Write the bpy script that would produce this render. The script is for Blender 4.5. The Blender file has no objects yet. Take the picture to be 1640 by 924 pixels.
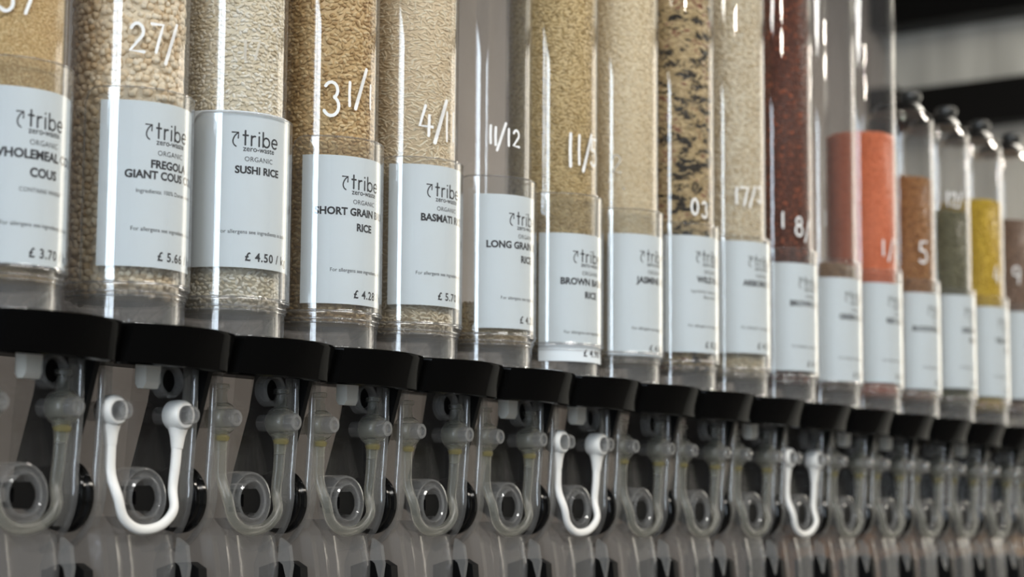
import bpy, math, random
import numpy as np
from mathutils import Vector, Matrix

sc = bpy.context.scene
col = sc.collection
random.seed(7)
RNG = np.random.default_rng(11)
PI = math.pi
D2R = PI / 180.0

# ------------------------------------------------------------------ camera, world, lights
Z0 = 1.5                                   # height of the collars' underside above the floor
S = 0.12                                   # pitch of the dispensers along the row (X); viewer side is -Y
CAM = (-0.9486, -1.1842, Z0 - 0.1219)
YAW, PITCH, ROLL = 35.505 * D2R, 6.739 * D2R, 0.414 * D2R
F_PX = 3301.5
fw = Vector((math.cos(YAW) * math.cos(PITCH), math.sin(YAW) * math.cos(PITCH), math.sin(PITCH)))
rt = fw.cross(Vector((0, 0, 1))).normalized()
up = rt.cross(fw)
rt, up = math.cos(ROLL) * rt + math.sin(ROLL) * up, -math.sin(ROLL) * rt + math.cos(ROLL) * up
cam_data = bpy.data.cameras.new('camera')
cam = bpy.data.objects.new('camera', cam_data)
col.objects.link(cam)
cam.matrix_world = Matrix(((rt.x, up.x, -fw.x, CAM[0]), (rt.y, up.y, -fw.y, CAM[1]),
                           (rt.z, up.z, -fw.z, CAM[2]), (0, 0, 0, 1)))
cam_data.sensor_width = 36.0
cam_data.lens = F_PX / 1640.0 * 36.0
cam_data.clip_start = 0.05
cam_data.dof.use_dof = True
cam_data.dof.focus_distance = 1.76
cam_data.dof.aperture_fstop = 5.2
sc.camera = cam

sc.view_settings.view_transform = 'Standard'
sc.view_settings.look = 'None'
sc.view_settings.gamma = 1.0
sc.view_settings.use_curve_mapping = False
sc.view_settings.exposure = 0.0

WINDOW_L = 12.5          # radiance of the daylight window at the left end
WINDOW_R = 4.2           # radiance of the warm opening at the far end
world = bpy.data.worlds.new('world')
sc.world = world
world.use_nodes = True
world.node_tree.nodes['Background'].inputs[0].default_value = (0.75, 0.82, 0.9, 1)
world.node_tree.nodes['Background'].inputs[1].default_value = 0.25


def area(name, loc, size, power, color, target=None, shape='RECTANGLE', size_y=None):
    l = bpy.data.lights.new(name, 'AREA')
    l.shape = shape
    l.size = size
    if size_y:
        l.size_y = size_y
    l.energy = power
    l.color = color
    o = bpy.data.objects.new(name, l)
    col.objects.link(o)
    o.location = loc
    if target is not None:
        d = Vector(target) - Vector(loc)
        o.rotation_euler = d.to_track_quat('-Z', 'Y').to_euler()
    return o


WARM = (1.0, 0.93, 0.82)
area('overhead_light', (0.3, -2.1, 3.15), 1.6, 68, (1.0, 0.98, 0.94), size_y=0.5)
area('overhead_light', (2.6, -2.1, 3.15), 1.6, 58, WARM, size_y=0.5)
area('overhead_light', (4.0, -0.4, 3.3), 1.2, 90, WARM, size_y=0.4)  # added to brighten the end and back walls, no such lamp seen
area('overhead_light', (-2.2, -2.1, 3.15), 1.6, 52, (1.0, 0.98, 0.94), size_y=0.5)
for zz in (2.19, 2.25):                    # pair of small pendant bulbs in front of the row
    pl = bpy.data.lights.new('pendant_bulb', 'POINT')
    pl.energy = 2.2
    pl.color = WARM
    pl.shadow_soft_size = 0.022
    po = bpy.data.objects.new('pendant_bulb', pl)
    col.objects.link(po)
    po.location = (0.70, -0.80, zz)

cy = sc.cycles
cy.max_bounces = 10
cy.diffuse_bounces = 3
cy.glossy_bounces = 4
cy.transmission_bounces = 6
cy.transparent_max_bounces = 48
cy.caustics_reflective = False
cy.caustics_refractive = False
cy.sample_clamp_indirect = 4.0
cy.use_denoising = True


# ------------------------------------------------------------------ materials
def new_mat(name):
    m = bpy.data.materials.new(name)
    m.use_nodes = True
    m.node_tree.nodes.clear()
    return m, m.node_tree.nodes, m.node_tree.links


def principled(name, color, rough=0.5, spec=0.5, noise=None, bump=None, coat=0.0):
    """noise=(scale, amount, (sx,sy,sz)) varies value; bump=(scale, strength)"""
    m, n, l = new_mat(name)
    out = n.new('ShaderNodeOutputMaterial')
    b = n.new('ShaderNodeBsdfPrincipled')
    l.new(b.outputs[0], out.inputs[0])
    b.inputs['Base Color'].default_value = (*color, 1)
    b.inputs['Roughness'].default_value = rough
    b.inputs['Specular IOR Level'].default_value = spec
    b.inputs['Coat Weight'].default_value = coat
    if noise or bump:
        tc = n.new('ShaderNodeTexCoord')
    if noise:
        mp = n.new('ShaderNodeMapping')
        mp.inputs['Scale'].default_value = noise[2]
        l.new(tc.outputs['Object'], mp.inputs[0])
        t = n.new('ShaderNodeTexNoise')
        t.inputs['Scale'].default_value = noise[0]
        t.inputs['Detail'].default_value = 5
        l.new(mp.outputs[0], t.inputs[0])
        r = n.new('ShaderNodeMapRange')
        r.inputs['To Min'].default_value = 1 - noise[1]
        r.inputs['To Max'].default_value = 1 + noise[1]
        l.new(t.outputs[0], r.inputs['Value'])
        h = n.new('ShaderNodeMix')
        h.data_type = 'RGBA'
        h.blend_type = 'MULTIPLY'
        h.inputs['Factor'].default_value = 1
        h.inputs['A'].default_value = (*color, 1)
        l.new(r.outputs[0], h.inputs['B'])
        l.new(h.outputs['Result'], b.inputs['Base Color'])
    if bump:
        t2 = n.new('ShaderNodeTexNoise')
        t2.inputs['Scale'].default_value = bump[0]
        l.new(tc.outputs['Object'], t2.inputs[0])
        bp = n.new('ShaderNodeBump')
        bp.inputs['Strength'].default_value = bump[1]
        bp.inputs['Distance'].default_value = 0.002
        l.new(t2.outputs[0], bp.inputs['Height'])
        l.new(bp.outputs[0], b.inputs['Normal'])
    return m


def clear(name, tint=(0.97, 0.97, 0.97), haze=0.03, haze_col=(0.7, 0.7, 0.7), r0=0.05, rough=0.02, bump=None):
    """thin clear plastic: light goes straight through, sheen rises towards grazing angles"""
    m, n, l = new_mat(name)
    out = n.new('ShaderNodeOutputMaterial')
    tr = n.new('ShaderNodeBsdfTransparent')
    tr.inputs[0].default_value = (*tint, 1)
    df = n.new('ShaderNodeBsdfDiffuse')
    df.inputs[0].default_value = (*haze_col, 1)
    tl = n.new('ShaderNodeBsdfTranslucent')
    tl.inputs[0].default_value = (*haze_col, 1)
    mh = n.new('ShaderNodeMixShader')
    mh.inputs[0].default_value = 0.4
    l.new(df.outputs[0], mh.inputs[1])
    l.new(tl.outputs[0], mh.inputs[2])
    m1 = n.new('ShaderNodeMixShader')
    m1.inputs[0].default_value = haze
    l.new(tr.outputs[0], m1.inputs[1])
    l.new(mh.outputs[0], m1.inputs[2])
    gl = n.new('ShaderNodeBsdfGlossy')
    gl.inputs['Roughness'].default_value = rough
    lw = n.new('ShaderNodeLayerWeight')
    lw.inputs[0].default_value = 0.5
    pw = n.new('ShaderNodeMath')
    pw.operation = 'POWER'
    pw.inputs[1].default_value = 4.5
    l.new(lw.outputs['Facing'], pw.inputs[0])
    ma = n.new('ShaderNodeMath')
    ma.operation = 'MULTIPLY_ADD'
    ma.inputs[1].default_value = 0.9 - r0
    ma.inputs[2].default_value = r0
    l.new(pw.outputs[0], ma.inputs[0])
    m2 = n.new('ShaderNodeMixShader')
    l.new(ma.outputs[0], m2.inputs[0])
    l.new(m1.outputs[0], m2.inputs[1])
    l.new(gl.outputs[0], m2.inputs[2])
    l.new(m2.outputs[0], out.inputs[0])
    if bump:
        tc = n.new('ShaderNodeTexCoord')
        t2 = n.new('ShaderNodeTexNoise')
        t2.inputs['Scale'].default_value = bump[0]
        l.new(tc.outputs['Object'], t2.inputs[0])
        bp = n.new('ShaderNodeBump')
        bp.inputs['Strength'].default_value = bump[1]
        bp.inputs['Distance'].default_value = 0.003
        l.new(t2.outputs[0], bp.inputs['Height'])
        l.new(bp.outputs[0], gl.inputs['Normal'])
    return m


def emissive(name, color, strength):
    m, n, l = new_mat(name)
    out = n.new('ShaderNodeOutputMaterial')
    e = n.new('ShaderNodeEmission')
    e.inputs[0].default_value = (*color, 1)
    e.inputs[1].default_value = strength
    l.new(e.outputs[0], out.inputs[0])
    return m


def grain_mat(name, stops, rough=0.5, fine=None, cluster=None):
    """stops: list of (pos, linear rgb) picked at random for each separate grain; fine = noise scale"""
    m, n, l = new_mat(name)
    out = n.new('ShaderNodeOutputMaterial')
    b = n.new('ShaderNodeBsdfPrincipled')
    b.inputs['Roughness'].default_value = rough
    b.inputs['Specular IOR Level'].default_value = 0.35
    l.new(b.outputs[0], out.inputs[0])
    g = n.new('ShaderNodeNewGeometry')
    r = n.new('ShaderNodeValToRGB')
    el = r.color_ramp.elements
    while len(el) > 1:
        el.remove(el[-1])
    el[0].position = stops[0][0]
    el[0].color = (*stops[0][1], 1)
    for p, c in stops[1:]:
        e = el.new(p)
        e.color = (*c, 1)
    l.new(r.outputs[0], b.inputs['Base Color'])
    if fine:
        tc = n.new('ShaderNodeTexCoord')
        t = n.new('ShaderNodeTexNoise')
        t.inputs['Scale'].default_value = fine
        t.inputs['Detail'].default_value = 2
        l.new(tc.outputs['Object'], t.inputs[0])
        mr = n.new('ShaderNodeMapRange')
        mr.inputs['From Min'].default_value = 0.3
        mr.inputs['From Max'].default_value = 0.7
        l.new(t.outputs[0], mr.inputs['Value'])
        l.new(mr.outputs[0], r.inputs[0])
    elif cluster:                                           # like grains lie together in drifts
        tc = n.new('ShaderNodeTexCoord')
        mp = n.new('ShaderNodeMapping')
        mp.inputs['Rotation'].default_value = (0, 0.5, 0)
        mp.inputs['Scale'].default_value = (0.8, 0.8, 1.7)
        l.new(tc.outputs['Object'], mp.inputs[0])
        t = n.new('ShaderNodeTexNoise')
        t.inputs['Scale'].default_value = cluster
        t.inputs['Detail'].default_value = 1
        l.new(mp.outputs[0], t.inputs[0])
        a = n.new('ShaderNodeMath')
        a.operation = 'MULTIPLY_ADD'
        a.inputs[1].default_value = 2.0
        a.inputs[2].default_value = -1.0
        l.new(t.outputs[0], a.inputs[0])
        b2 = n.new('ShaderNodeMath')
        b2.operation = 'MULTIPLY_ADD'
        b2.inputs[1].default_value = 0.75
        l.new(g.outputs['Random Per Island'], b2.inputs[0])
        l.new(a.outputs[0], b2.inputs[2])
        c2 = n.new('ShaderNodeMath')
        c2.operation = 'ADD'
        c2.use_clamp = True
        c2.inputs[1].default_value = 0.14
        l.new(b2.outputs[0], c2.inputs[0])
        l.new(c2.outputs[0], r.inputs[0])
    else:
        l.new(g.outputs['Random Per Island'], r.inputs[0])
    return m


M = {}
M['tube'] = clear('clear_acrylic_tube', (0.975, 0.975, 0.975), 0.012, r0=0.045, rough=0.012)
M['sleeve'] = clear('clear_label_sleeve', (0.975, 0.98, 0.98), 0.03, r0=0.05, rough=0.03)
M['cup'] = clear('clear_base_cup', (0.94, 0.94, 0.94), 0.10, (0.72, 0.72, 0.71), r0=0.10, rough=0.05)
M['body'] = clear('clear_housing', (0.92, 0.915, 0.91), 0.02, (0.58, 0.56, 0.53), r0=0.03, rough=0.08, bump=(28, 0.25))
M['rim'] = clear('clear_rolled_rim', (0.86, 0.86, 0.86), 0.10, (0.7, 0.7, 0.7), r0=0.08, rough=0.06)
M['flange'] = clear('clear_flange', (0.9, 0.9, 0.9), 0.14, (0.6, 0.6, 0.58), r0=0.05, rough=0.12, bump=(60, 0.4))
M['hub'] = clear('clear_hub', (0.86, 0.86, 0.86), 0.2, (0.6, 0.6, 0.59), r0=0.05, rough=0.08)
M['spout'] = clear('clear_spout', (0.88, 0.88, 0.88), 0.13, (0.58, 0.58, 0.58), r0=0.035, rough=0.2, bump=(40, 0.5))
M['band_clear'] = clear('translucent_silicone', (0.90, 0.90, 0.87), 0.12, (0.62, 0.62, 0.55), r0=0.03, rough=0.32)
M['band_tip'] = clear('yellowed_silicone', (0.8, 0.75, 0.5), 0.3, (0.62, 0.54, 0.26), r0=0.05, rough=0.2)
M['band_white'] = principled('white_silicone', (0.78, 0.77, 0.74), 0.45)
M['peg'] = clear('clear_peg', (0.90, 0.90, 0.90), 0.16, (0.7, 0.7, 0.7), r0=0.14, rough=0.04)
M['black'] = principled('black_gloss_plastic', (0.003, 0.003, 0.003), 0.08, 0.05, bump=(30, 0.03))
M['black_satin'] = principled('black_satin_plastic', (0.006, 0.006, 0.006), 0.42, 0.12)
M['wheel'] = principled('black_wheel_plastic', (0.003, 0.003, 0.003), 0.12, 0.25)
M['paper'] = principled('white_label_paper', (0.735, 0.79, 0.825), 0.6, 0.2)
M['ink'] = principled('black_ink', (0.035, 0.035, 0.04), 0.7, 0.1)
M['ink_grey'] = principled('grey_ink', (0.16, 0.16, 0.17), 0.7, 0.1)
M['pen'] = principled('white_paint_pen', (0.85, 0.85, 0.84), 0.6, 0.2)
M['pen_faint'] = clear('faded_paint_pen', (0.95, 0.95, 0.95), 0.38, (0.9, 0.9, 0.88), r0=0.02, rough=0.3)
M['tab'] = principled('off_white_latch', (0.75, 0.73, 0.67), 0.5)
M['lid'] = clear('smoked_lid', (0.3, 0.3, 0.3), 0.25, (0.03, 0.03, 0.03), r0=0.02, rough=0.4)
M['knob'] = principled('grey_knob', (0.035, 0.035, 0.033), 0.3, 0.5)
M['socket'] = principled('dark_socket', (0.004, 0.004, 0.004), 0.5, 0.1)


# ------------------------------------------------------------------ mesh helpers
class MB:
    def __init__(s):
        s.v, s.f = [], []

    def add(s, vs, fs):
        o = len(s.v)
        s.v += [tuple(p) for p in vs]
        s.f += [tuple(i + o for i in f) for f in fs]
        return s

    def box(s, x0, x1, y0, y1, z0, z1):
        v = [(x, y, z) for z in (z0, z1) for y in (y0, y1) for x in (x0, x1)]
        return s.add(v, [(0, 2, 3, 1), (4, 5, 7, 6), (0, 1, 5, 4), (2, 6, 7, 3), (0, 4, 6, 2), (1, 3, 7, 5)])

    def lathe(s, prof, seg=48, a0=0.0, a1=2 * PI, closed=True, axis='z', c=(0, 0, 0)):
        """prof: (radius, height) loop; closed joins last to first"""
        full = abs(a1 - a0 - 2 * PI) < 1e-6
        na = seg if full else seg + 1
        n = len(prof)
        v = []
        for i in range(na):
            a = a0 + (a1 - a0) * i / seg
            for r, h in prof:
                p = (r * math.sin(a), -r * math.cos(a), h)          # angle 0 faces the viewer (-Y)
                if axis == 'y':
                    p = (p[0], -p[2], p[1])
                elif axis == 'x':
                    p = (p[2], p[0], p[1])
                v.append((p[0] + c[0], p[1] + c[1], p[2] + c[2]))
        f = []
        m = n if closed else n - 1
        for i in range(seg):
            j = (i + 1) % na
            for k in range(m):
                q = (k + 1) % n
                f.append((i * n + k, j * n + k, j * n + q, i * n + q))
        if not full and closed:
            f.append(tuple(range(n)))
            f.append(tuple(reversed([(na - 1) * n + k for k in range(n)])))
        return s.add(v, f)

    def prism_x(s, poly, x0, x1):
        """poly in (v,z) with v towards the viewer, extruded along X"""
        n = len(poly)
        v = [(x0, -a, b) for a, b in poly] + [(x1, -a, b) for a, b in poly]
        f = [tuple(range(n)), tuple(reversed(range(n, 2 * n)))]
        f += [(i, i + n, (i + 1) % n + n, (i + 1) % n) for i in range(n)]
        return s.add(v, f)

    def tube(s, pts, radii, seg=10, flat=(1.0, 1.0), side=Vector((0, -1, 0)), cap=True):
        """round or flattened strip along pts; flat=(across, along side)"""
        pts = [Vector(p) for p in pts]
        n = len(pts)
        rings = []
        for i, p in enumerate(pts):
            t = (pts[min(i + 1, n - 1)] - pts[max(i - 1, 0)]).normalized()
            b = (side - side.dot(t) * t).normalized()
            a = t.cross(b)
            r = radii[i] if hasattr(radii, '__len__') else radii
            rings.append([p + a * (math.cos(2 * PI * k / seg) * r * flat[0]) + b * (math.sin(2 * PI * k / seg) * r * flat[1])
                          for k in range(seg)])
        v = [q for rg in rings for q in rg]
        f = []
        for i in range(n - 1):
            for k in range(seg):
                f.append((i * seg + k, i * seg + (k + 1) % seg, (i + 1) * seg + (k + 1) % seg, (i + 1) * seg + k))
        if cap:
            f.append(tuple(reversed(range(seg))))
            f.append(tuple((n - 1) * seg + k for k in range(seg)))
        return s.add(v, f)

    def mesh(s, name, mat, smooth=35):
        m = bpy.data.meshes.new(name)
        m.from_pydata(s.v, [], s.f)
        m.materials.append(mat)
        if smooth:
            m.shade_smooth()
            m.set_sharp_from_angle(angle=smooth * D2R)
        m.update()
        return m


def spline(pts, n=8):
    """Catmull-Rom through pts"""
    P = [np.array(p, float) for p in pts]
    P = [2 * P[0] - P[1]] + P + [2 * P[-1] - P[-2]]
    out = []
    for i in range(1, len(P) - 2):
        for k in range(n):
            t = k / n
            a, b, c, d = P[i - 1:i + 3]
            out.append(0.5 * (2 * b + (c - a) * t + (2 * a - 5 * b + 4 * c - d) * t * t + (3 * b - a - 3 * c + d) * t ** 3))
    out.append(P[-2])
    return [tuple(o) for o in out]


def link(name, mesh, parent=None, loc=None):
    o = bpy.data.objects.new(name, mesh)
    col.objects.link(o)
    if parent is not None:
        o.parent = parent
    if loc is not None:
        o.location = loc
    return o


def bevel(o, w, seg=2):
    b = o.modifiers.new('bevel', 'BEVEL')
    b.width = w
    b.segments = seg
    b.limit_method = 'ANGLE'
    b.angle_limit = 40 * D2R
    return o


def thing(name, label, cat, loc, group=None):
    o = bpy.data.objects.new(name, None)
    o.empty_display_size = 0.05
    col.objects.link(o)
    o.location = loc
    o['label'] = label
    o['category'] = cat
    if group:
        o['group'] = group
    return o


def structure(name, mb, mat, smooth=0):
    o = link(name, mb.mesh(name, mat, smooth))
    o['kind'] = 'structure'
    return o


# ------------------------------------------------------------------ the room
XL, XR, YF, YB, H = -4.0, 5.0, -6.2, 1.6, 3.5
mf = principled('concrete_floor', (0.09, 0.085, 0.08), 0.6, noise=(3, 0.25, (1, 1, 1)))
mc = principled('dark_ceiling', (0.09, 0.09, 0.09), 0.8)
mw = principled('grey_plaster', (0.36, 0.33, 0.31), 0.85, noise=(2.2, 0.35, (1, 1, 1.4)))
me = principled('streaked_concrete', (0.66, 0.66, 0.61), 0.85, noise=(3.2, 0.75, (1, 3.2, 0.3)))
mlw = principled('pale_plaster', (0.30, 0.295, 0.285), 0.85)
structure('floor', MB().box(XL, XR, YF, YB, -0.1, 0), mf)
structure('ceiling', MB().box(XL, XR, YF, YB, H, H + 0.1), mc)
structure('wall_back', MB().box(XL, XR, YB, YB + 0.1, 0, H), mw)
structure('wall_front', MB().box(XL, XR, YF - 0.1, YF, 0, H), mlw)


def wall_x(name, x0, x1, ya, yb, za, zb, mat):
    """end wall with one opening ya..yb, za..zb"""
    m = MB()
    m.box(x0, x1, YF, ya, 0, H).box(x0, x1, yb, YB, 0, H).box(x0, x1, ya, yb, 0, za).box(x0, x1, ya, yb, zb, H)
    return structure(name, m, mat)


LW = (-2.75, -0.95, 0.95, 3.15)
wall_x('wall_left', XL - 0.1, XL, *LW, mlw)
RW = (-1.35, -0.15, 1.55, 2.95)
wall_x('wall_right', XR, XR + 0.1, *RW, me)


def window(name, x, w, mat, n_mull, facing):
    ya, yb, za, zb = w
    fr = MB()
    t = 0.05
    fr.box(x, x + 0.06, ya, yb, za, za + t).box(x, x + 0.06, ya, yb, zb - t, zb)
    for i in range(n_mull + 2):
        yy = ya + (yb - ya - t) * i / (n_mull + 1)
        fr.box(x, x + 0.06, yy, yy + t, za + t, zb - t)
    o = structure(name, fr, M['black_satin'])
    p = MB().box(x + 0.025, x + 0.035, ya + t * 0.5, yb - t * 0.5, za + t * 0.5, zb - t * 0.5)
    pane = link('pane', p.mesh('pane', mat, 0), o)
    return o


window('window_1', XL - 0.08, LW, emissive('daylight_pane', (0.76, 0.88, 1.0), WINDOW_L), 1, 1)
window('window_2', XR + 0.02, RW, emissive('warm_pane', (1.0, 0.93, 0.80), WINDOW_R), 0, -1)

mp_ = principled('shaded_brown_panel', (0.122, 0.108, 0.10), 0.7, noise=(2.5, 0.5, (1.6, 1, 0.8)))
structure('shade_panel', MB().box(XL + 0.001, XR - 0.001, YB - 0.03, YB - 0.001, 0.001, Z0 + 0.22), mp_)  # added panel: brown of the lower wall with its shade put into the colour
structure('trim_1', MB().box(XR - 0.07, XR - 0.001, -0.1, YB - 0.001, Z0 + 1.13, Z0 + 1.265), M['black_satin'])
structure('trim_3', MB().box(4.86, XR - 0.08, YB - 0.09, YB - 0.001, Z0 + 1.08, Z0 + 1.265), M['black_satin'])
structure('trim_2', MB().box(XR - 0.12, XR - 0.001, -0.1, YB - 0.001, Z0 + 1.46, H - 0.001), M['black_satin'])


# ------------------------------------------------------------------ dispenser parts (built once, shared by every copy)
TALL, SHORT = 0.62, 0.45
TR, TI = 0.0480, 0.0456


def tube_mesh(h):
    p = [(TR, 0.034), (TR, h - 0.012), (TR - 0.003, h - 0.003), (TR - 0.010, h), (0.034, h), (0.034, h - 0.003),
         (TI - 0.008, h - 0.003), (TI, h - 0.014), (TI, 0.034)]
    return MB().lathe(p, 72).mesh('tube', M['tube'], 14)


TUBE = {True: tube_mesh(TALL), False: tube_mesh(SHORT)}


def lid_mesh(h):
    p = [(0.0, h + 0.016), (0.026, h + 0.014), (0.033, h + 0.008), (0.036, h + 0.0005), (0.0, h + 0.0005)]
    return MB().lathe(p, 40, closed=False).mesh('lid', M['lid'])


def knob_mesh(h):
    p = [(0.0, h + 0.036), (0.010, h + 0.0355), (0.0145, h + 0.032), (0.0155, h + 0.027), (0.0135, h + 0.022),
         (0.010, h + 0.0165), (0.0, h + 0.0165)]
    return MB().lathe(p, 32, closed=False).mesh('knob', M['knob'])


LID = {True: lid_mesh(TALL), False: lid_mesh(SHORT)}
KNOB = {True: knob_mesh(TALL), False: knob_mesh(SHORT)}

# stepped clear base cup the tube stands in, seen between the sleeve and the black collar
cup = MB().lathe([(0.0525, 0.0660), (0.0535, 0.0650), (0.0535, 0.0630), (0.0515, 0.0615), (0.0505, 0.0595), (0.0505, 0.0560),
                  (0.0495, 0.0550), (0.0495, 0.0300), (0.0482, 0.0300), (0.0482, 0.0660)], 72)
for rr, zz, tt in ((0.0530, 0.0652, 0.0011), (0.0509, 0.0588, 0.0010), (0.0500, 0.0555, 0.0008), (0.0498, 0.0345, 0.0012)):
    cup.lathe([(rr + tt * math.cos(2 * PI * q / 8), zz + tt * math.sin(2 * PI * q / 8)) for q in range(8)], 72)
CUP = cup.mesh('base_cup', M['cup'], 50)
# faceted clear gate flaps inside the cup
g = MB()
NG = 12
for i in range(NG):
    a0, a1 = 2 * PI * i / NG + 0.2, 2 * PI * (i + 1) / NG + 0.2
    am = (a0 + a1) / 2
    R1, z1 = 0.0445, 0.052
    pa = (R1 * math.sin(a0), -R1 * math.cos(a0), z1)
    pb = (R1 * math.sin(a1), -R1 * math.cos(a1), z1)
    pm = (0.036 * math.sin(am), -0.036 * math.cos(am), 0.0365 + 0.006 * (i % 2))
    pc = (0.012 * math.sin(am), -0.012 * math.cos(am), 0.030)
    g.add([pa, pb, pm, pc], [(0, 1, 2), (0, 2, 3), (2, 1, 3)])
GATE = g.mesh('gate_flaps', M['cup'], 0)

# black collar: rounded-square ring with a bowed front and drafted faces
CH = 0.0307


def collar_outline(n, grow=0.0, front=0.0, amp=0.0175):
    """n points of the plan outline (x, v), v towards the viewer"""
    hw = 0.0594 + grow
    pts = []
    ts = [-1, -0.99, -0.97, -0.95, -0.932, -0.925, -0.918, -0.89]
    ts = ts + [-0.86 + 1.72 * i / (n - 17) for i in range(n - 16)] + [-q for q in reversed(ts)]
    for t in ts:                                         # front bow from left to right
        x = t * hw
        k = abs(t)
        bow = 0.0740 + amp * (1 - k ** 2.0)
        if t > 0.86:
            q = (k - 0.86) / 0.14
            bow -= 0.0055 * q * q
        elif t < -0.925:                                 # bevelled left corner
            bow -= 1.40 * (k - 0.925) * hw
        pts.append((x, bow + grow + front))
    pts.append((hw, 0.03))
    pts.append((hw, -0.035))
    pts.append((hw - 0.02, -0.058))
    pts.append((-hw + 0.02, -0.058))
    pts.append((-hw, -0.035))
    pts.append((-hw, 0.03))
    return pts


NF = 49


def rise(v):
    return min(0.020, max(0.0, (0.060 - v) * 0.30))


lv = [(-0.0020, -0.0072, 0.0), (-0.0006, -0.0060, 0.0012), (-0.00057, -0.0058, 0.0020), (-0.00023, -0.0014, CH - 0.0030), (-0.0002, -0.0012, CH - 0.0022), (-0.0007, -0.0006, CH - 0.0008),
      (-0.0022, -0.0018, CH)]
c_ = MB()
n_o = len(collar_outline(NF))
vs, fs = [], []
for grow, front, z in lv:
    vs += [(x, -v, max(z, rise(v))) for x, v in collar_outline(NF, grow, front, 0.008 + 0.0105 * z / CH)]
for a in range(len(lv) - 1):
    for i in range(n_o):
        j = (i + 1) % n_o
        fs.append((a * n_o + i, a * n_o + j, (a + 1) * n_o + j, (a + 1) * n_o + i))
base = len(vs)
for z, ref in ((0.0, 0), (CH, len(lv) - 1)):
    for (x, y, _) in vs[ref * n_o:(ref + 1) * n_o]:
        a = math.atan2(x, -y)
        vs.append((0.0497 * math.sin(a), -0.0497 * math.cos(a), max(z, rise(0.0497 * math.cos(a)))))
for i in range(n_o):
    j = (i + 1) % n_o
    fs.append((j, i, base + i, base + j))
    t = (len(lv) - 1) * n_o
    fs.append((t + i, t + j, base + n_o + j, base + n_o + i))
    fs.append((base + i, base + n_o + i, base + n_o + j, base + j))
COLLAR = c_.add(vs, fs).mesh('collar', M['black'], 30)

# clear wrap-round label sleeve with rounded top corners
SA = 80 * D2R


def sleeve_mesh():
    m = MB()
    na, r0, r1, zb, zt, rc = 48, 0.0522, 0.0534, 0.0662, 0.2165, 0.012
    v = []
    for i in range(na + 1):
        a = -SA + 2 * SA * i / na
        d = (SA - abs(a)) * 0.053
        cut = 0.0
        if d < rc:
            cut = rc - math.sqrt(max(rc * rc - (rc - d) ** 2, 0))
        top, bot = zt - cut, zb + cut * 0.3
        zs = [bot, bot + 0.0006, top - 0.0006, top]
        ro = [r1 - 0.0004, r1, r1, r1 - 0.0004]
        for z, r in zip(zs, ro):
            v.append((r * math.sin(a), -r * math.cos(a), z))
        for z, r in zip(reversed(zs), [r0 + 0.0002, r0, r0, r0 + 0.0002]):
            v.append((r * math.sin(a), -r * math.cos(a), z))
    f = []
    for i in range(na):
        for k in range(8):
            q = (k + 1) % 8
            f.append((i * 8 + k, (i + 1) * 8 + k, (i + 1) * 8 + q, i * 8 + q))
    f.append(tuple(range(8)))
    f.append(tuple(reversed(range(na * 8, na * 8 + 8))))
    return m.add(v, f).mesh('label_sleeve', M['sleeve'], 14)


SLEEVE = sleeve_mesh()
ep = []
for i in range(0, 49):
    a = -SA + 2 * SA * i / 48
    dd = (SA - abs(a)) * 0.053
    cut = 0.012 - math.sqrt(max(0.012 ** 2 - (0.012 - dd) ** 2, 0)) if dd < 0.012 else 0.0
    ep.append((0.0529 * math.sin(a), -0.0529 * math.cos(a), 0.2166 - cut))
ep = [(ep[0][0], ep[0][1], z) for z in (0.0668, 0.10, 0.15, 0.195)] + ep + [(ep[-1][0], ep[-1][1], z) for z in (0.195, 0.15, 0.10, 0.0668)]
SLEEVE_EDGE = MB().tube(ep, 0.0008, 8, side=Vector((0.3, -0.2, 0.93))).mesh('sleeve_edge', M['rim'], 60)

# clear housing under the collar ------------------------------------------------
side_poly = [(-0.030, 0.0170), (0.020, 0.0115), (0.037, 0.0060), (0.0365, -0.030), (0.035, -0.060), (0.0335, -0.080), (0.0335, -0.096),
             (0.0305, -0.110), (0.024, -0.122), (0.014, -0.131), (0.000, -0.138),
             (-0.015, -0.140), (-0.034, -0.128), (-0.040, -0.100), (-0.036, -0.05)]


def side_wall(sgn):
    x = 0.0496 * sgn
    return MB().prism_x(side_poly, x - 0.0019, x + 0.0019).mesh('side_wall', M['body'], 40)


SIDE = {s: side_wall(s) for s in (-1, 1)}
FRONT = MB().box(-0.0485, 0.0485, -0.0125, -0.010, -0.076, 0.0120).mesh('front_wall', M['body'], 30)
# rolled front edges of the two side walls: the bright upright lines of the housing
edge_pts = [(0.0370, 0.0055), (0.0365, -0.03), (0.0350, -0.06), (0.0335, -0.080), (0.0335, -0.096), (0.0305, -0.110),
            (0.0240, -0.122), (0.014, -0.131), (0.000, -0.138)]


def rim(sgn):
    p = spline([(0.0496 * sgn, -v, z) for v, z in edge_pts], 5)
    return MB().tube(p, 0.0029, 12, side=Vector((1, 0, 0))).mesh('front_rim', M['rim'], 60)


RIM = {s: rim(s) for s in (-1, 1)}


def flange(sgn):
    m = MB()
    zs = [0.0060, -0.030, -0.060, -0.080, -0.096, -0.110, -0.120]
    vs_ = [0.0368, 0.0362, 0.0348, 0.0335, 0.0335, 0.0305, 0.0255]
    v = []
    for z, f in zip(zs, vs_):
        for x in (0.0385, 0.0515):
            v += [(x * sgn, -f, z), (x * sgn, -f + 0.002, z)]
    f = []
    for i in range(len(zs) - 1):
        a, b = i * 4, (i + 1) * 4
        f += [(a, a + 2, b + 2, b), (a + 1, b + 1, b + 3, a + 3), (a, b, b + 1, a + 1), (a + 2, a + 3, b + 3, b + 2)]
    return m.add(v, f).mesh('flange', M['flange'], 40)


FLANGE = {s: flange(s) for s in (-1, 1)}
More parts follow.
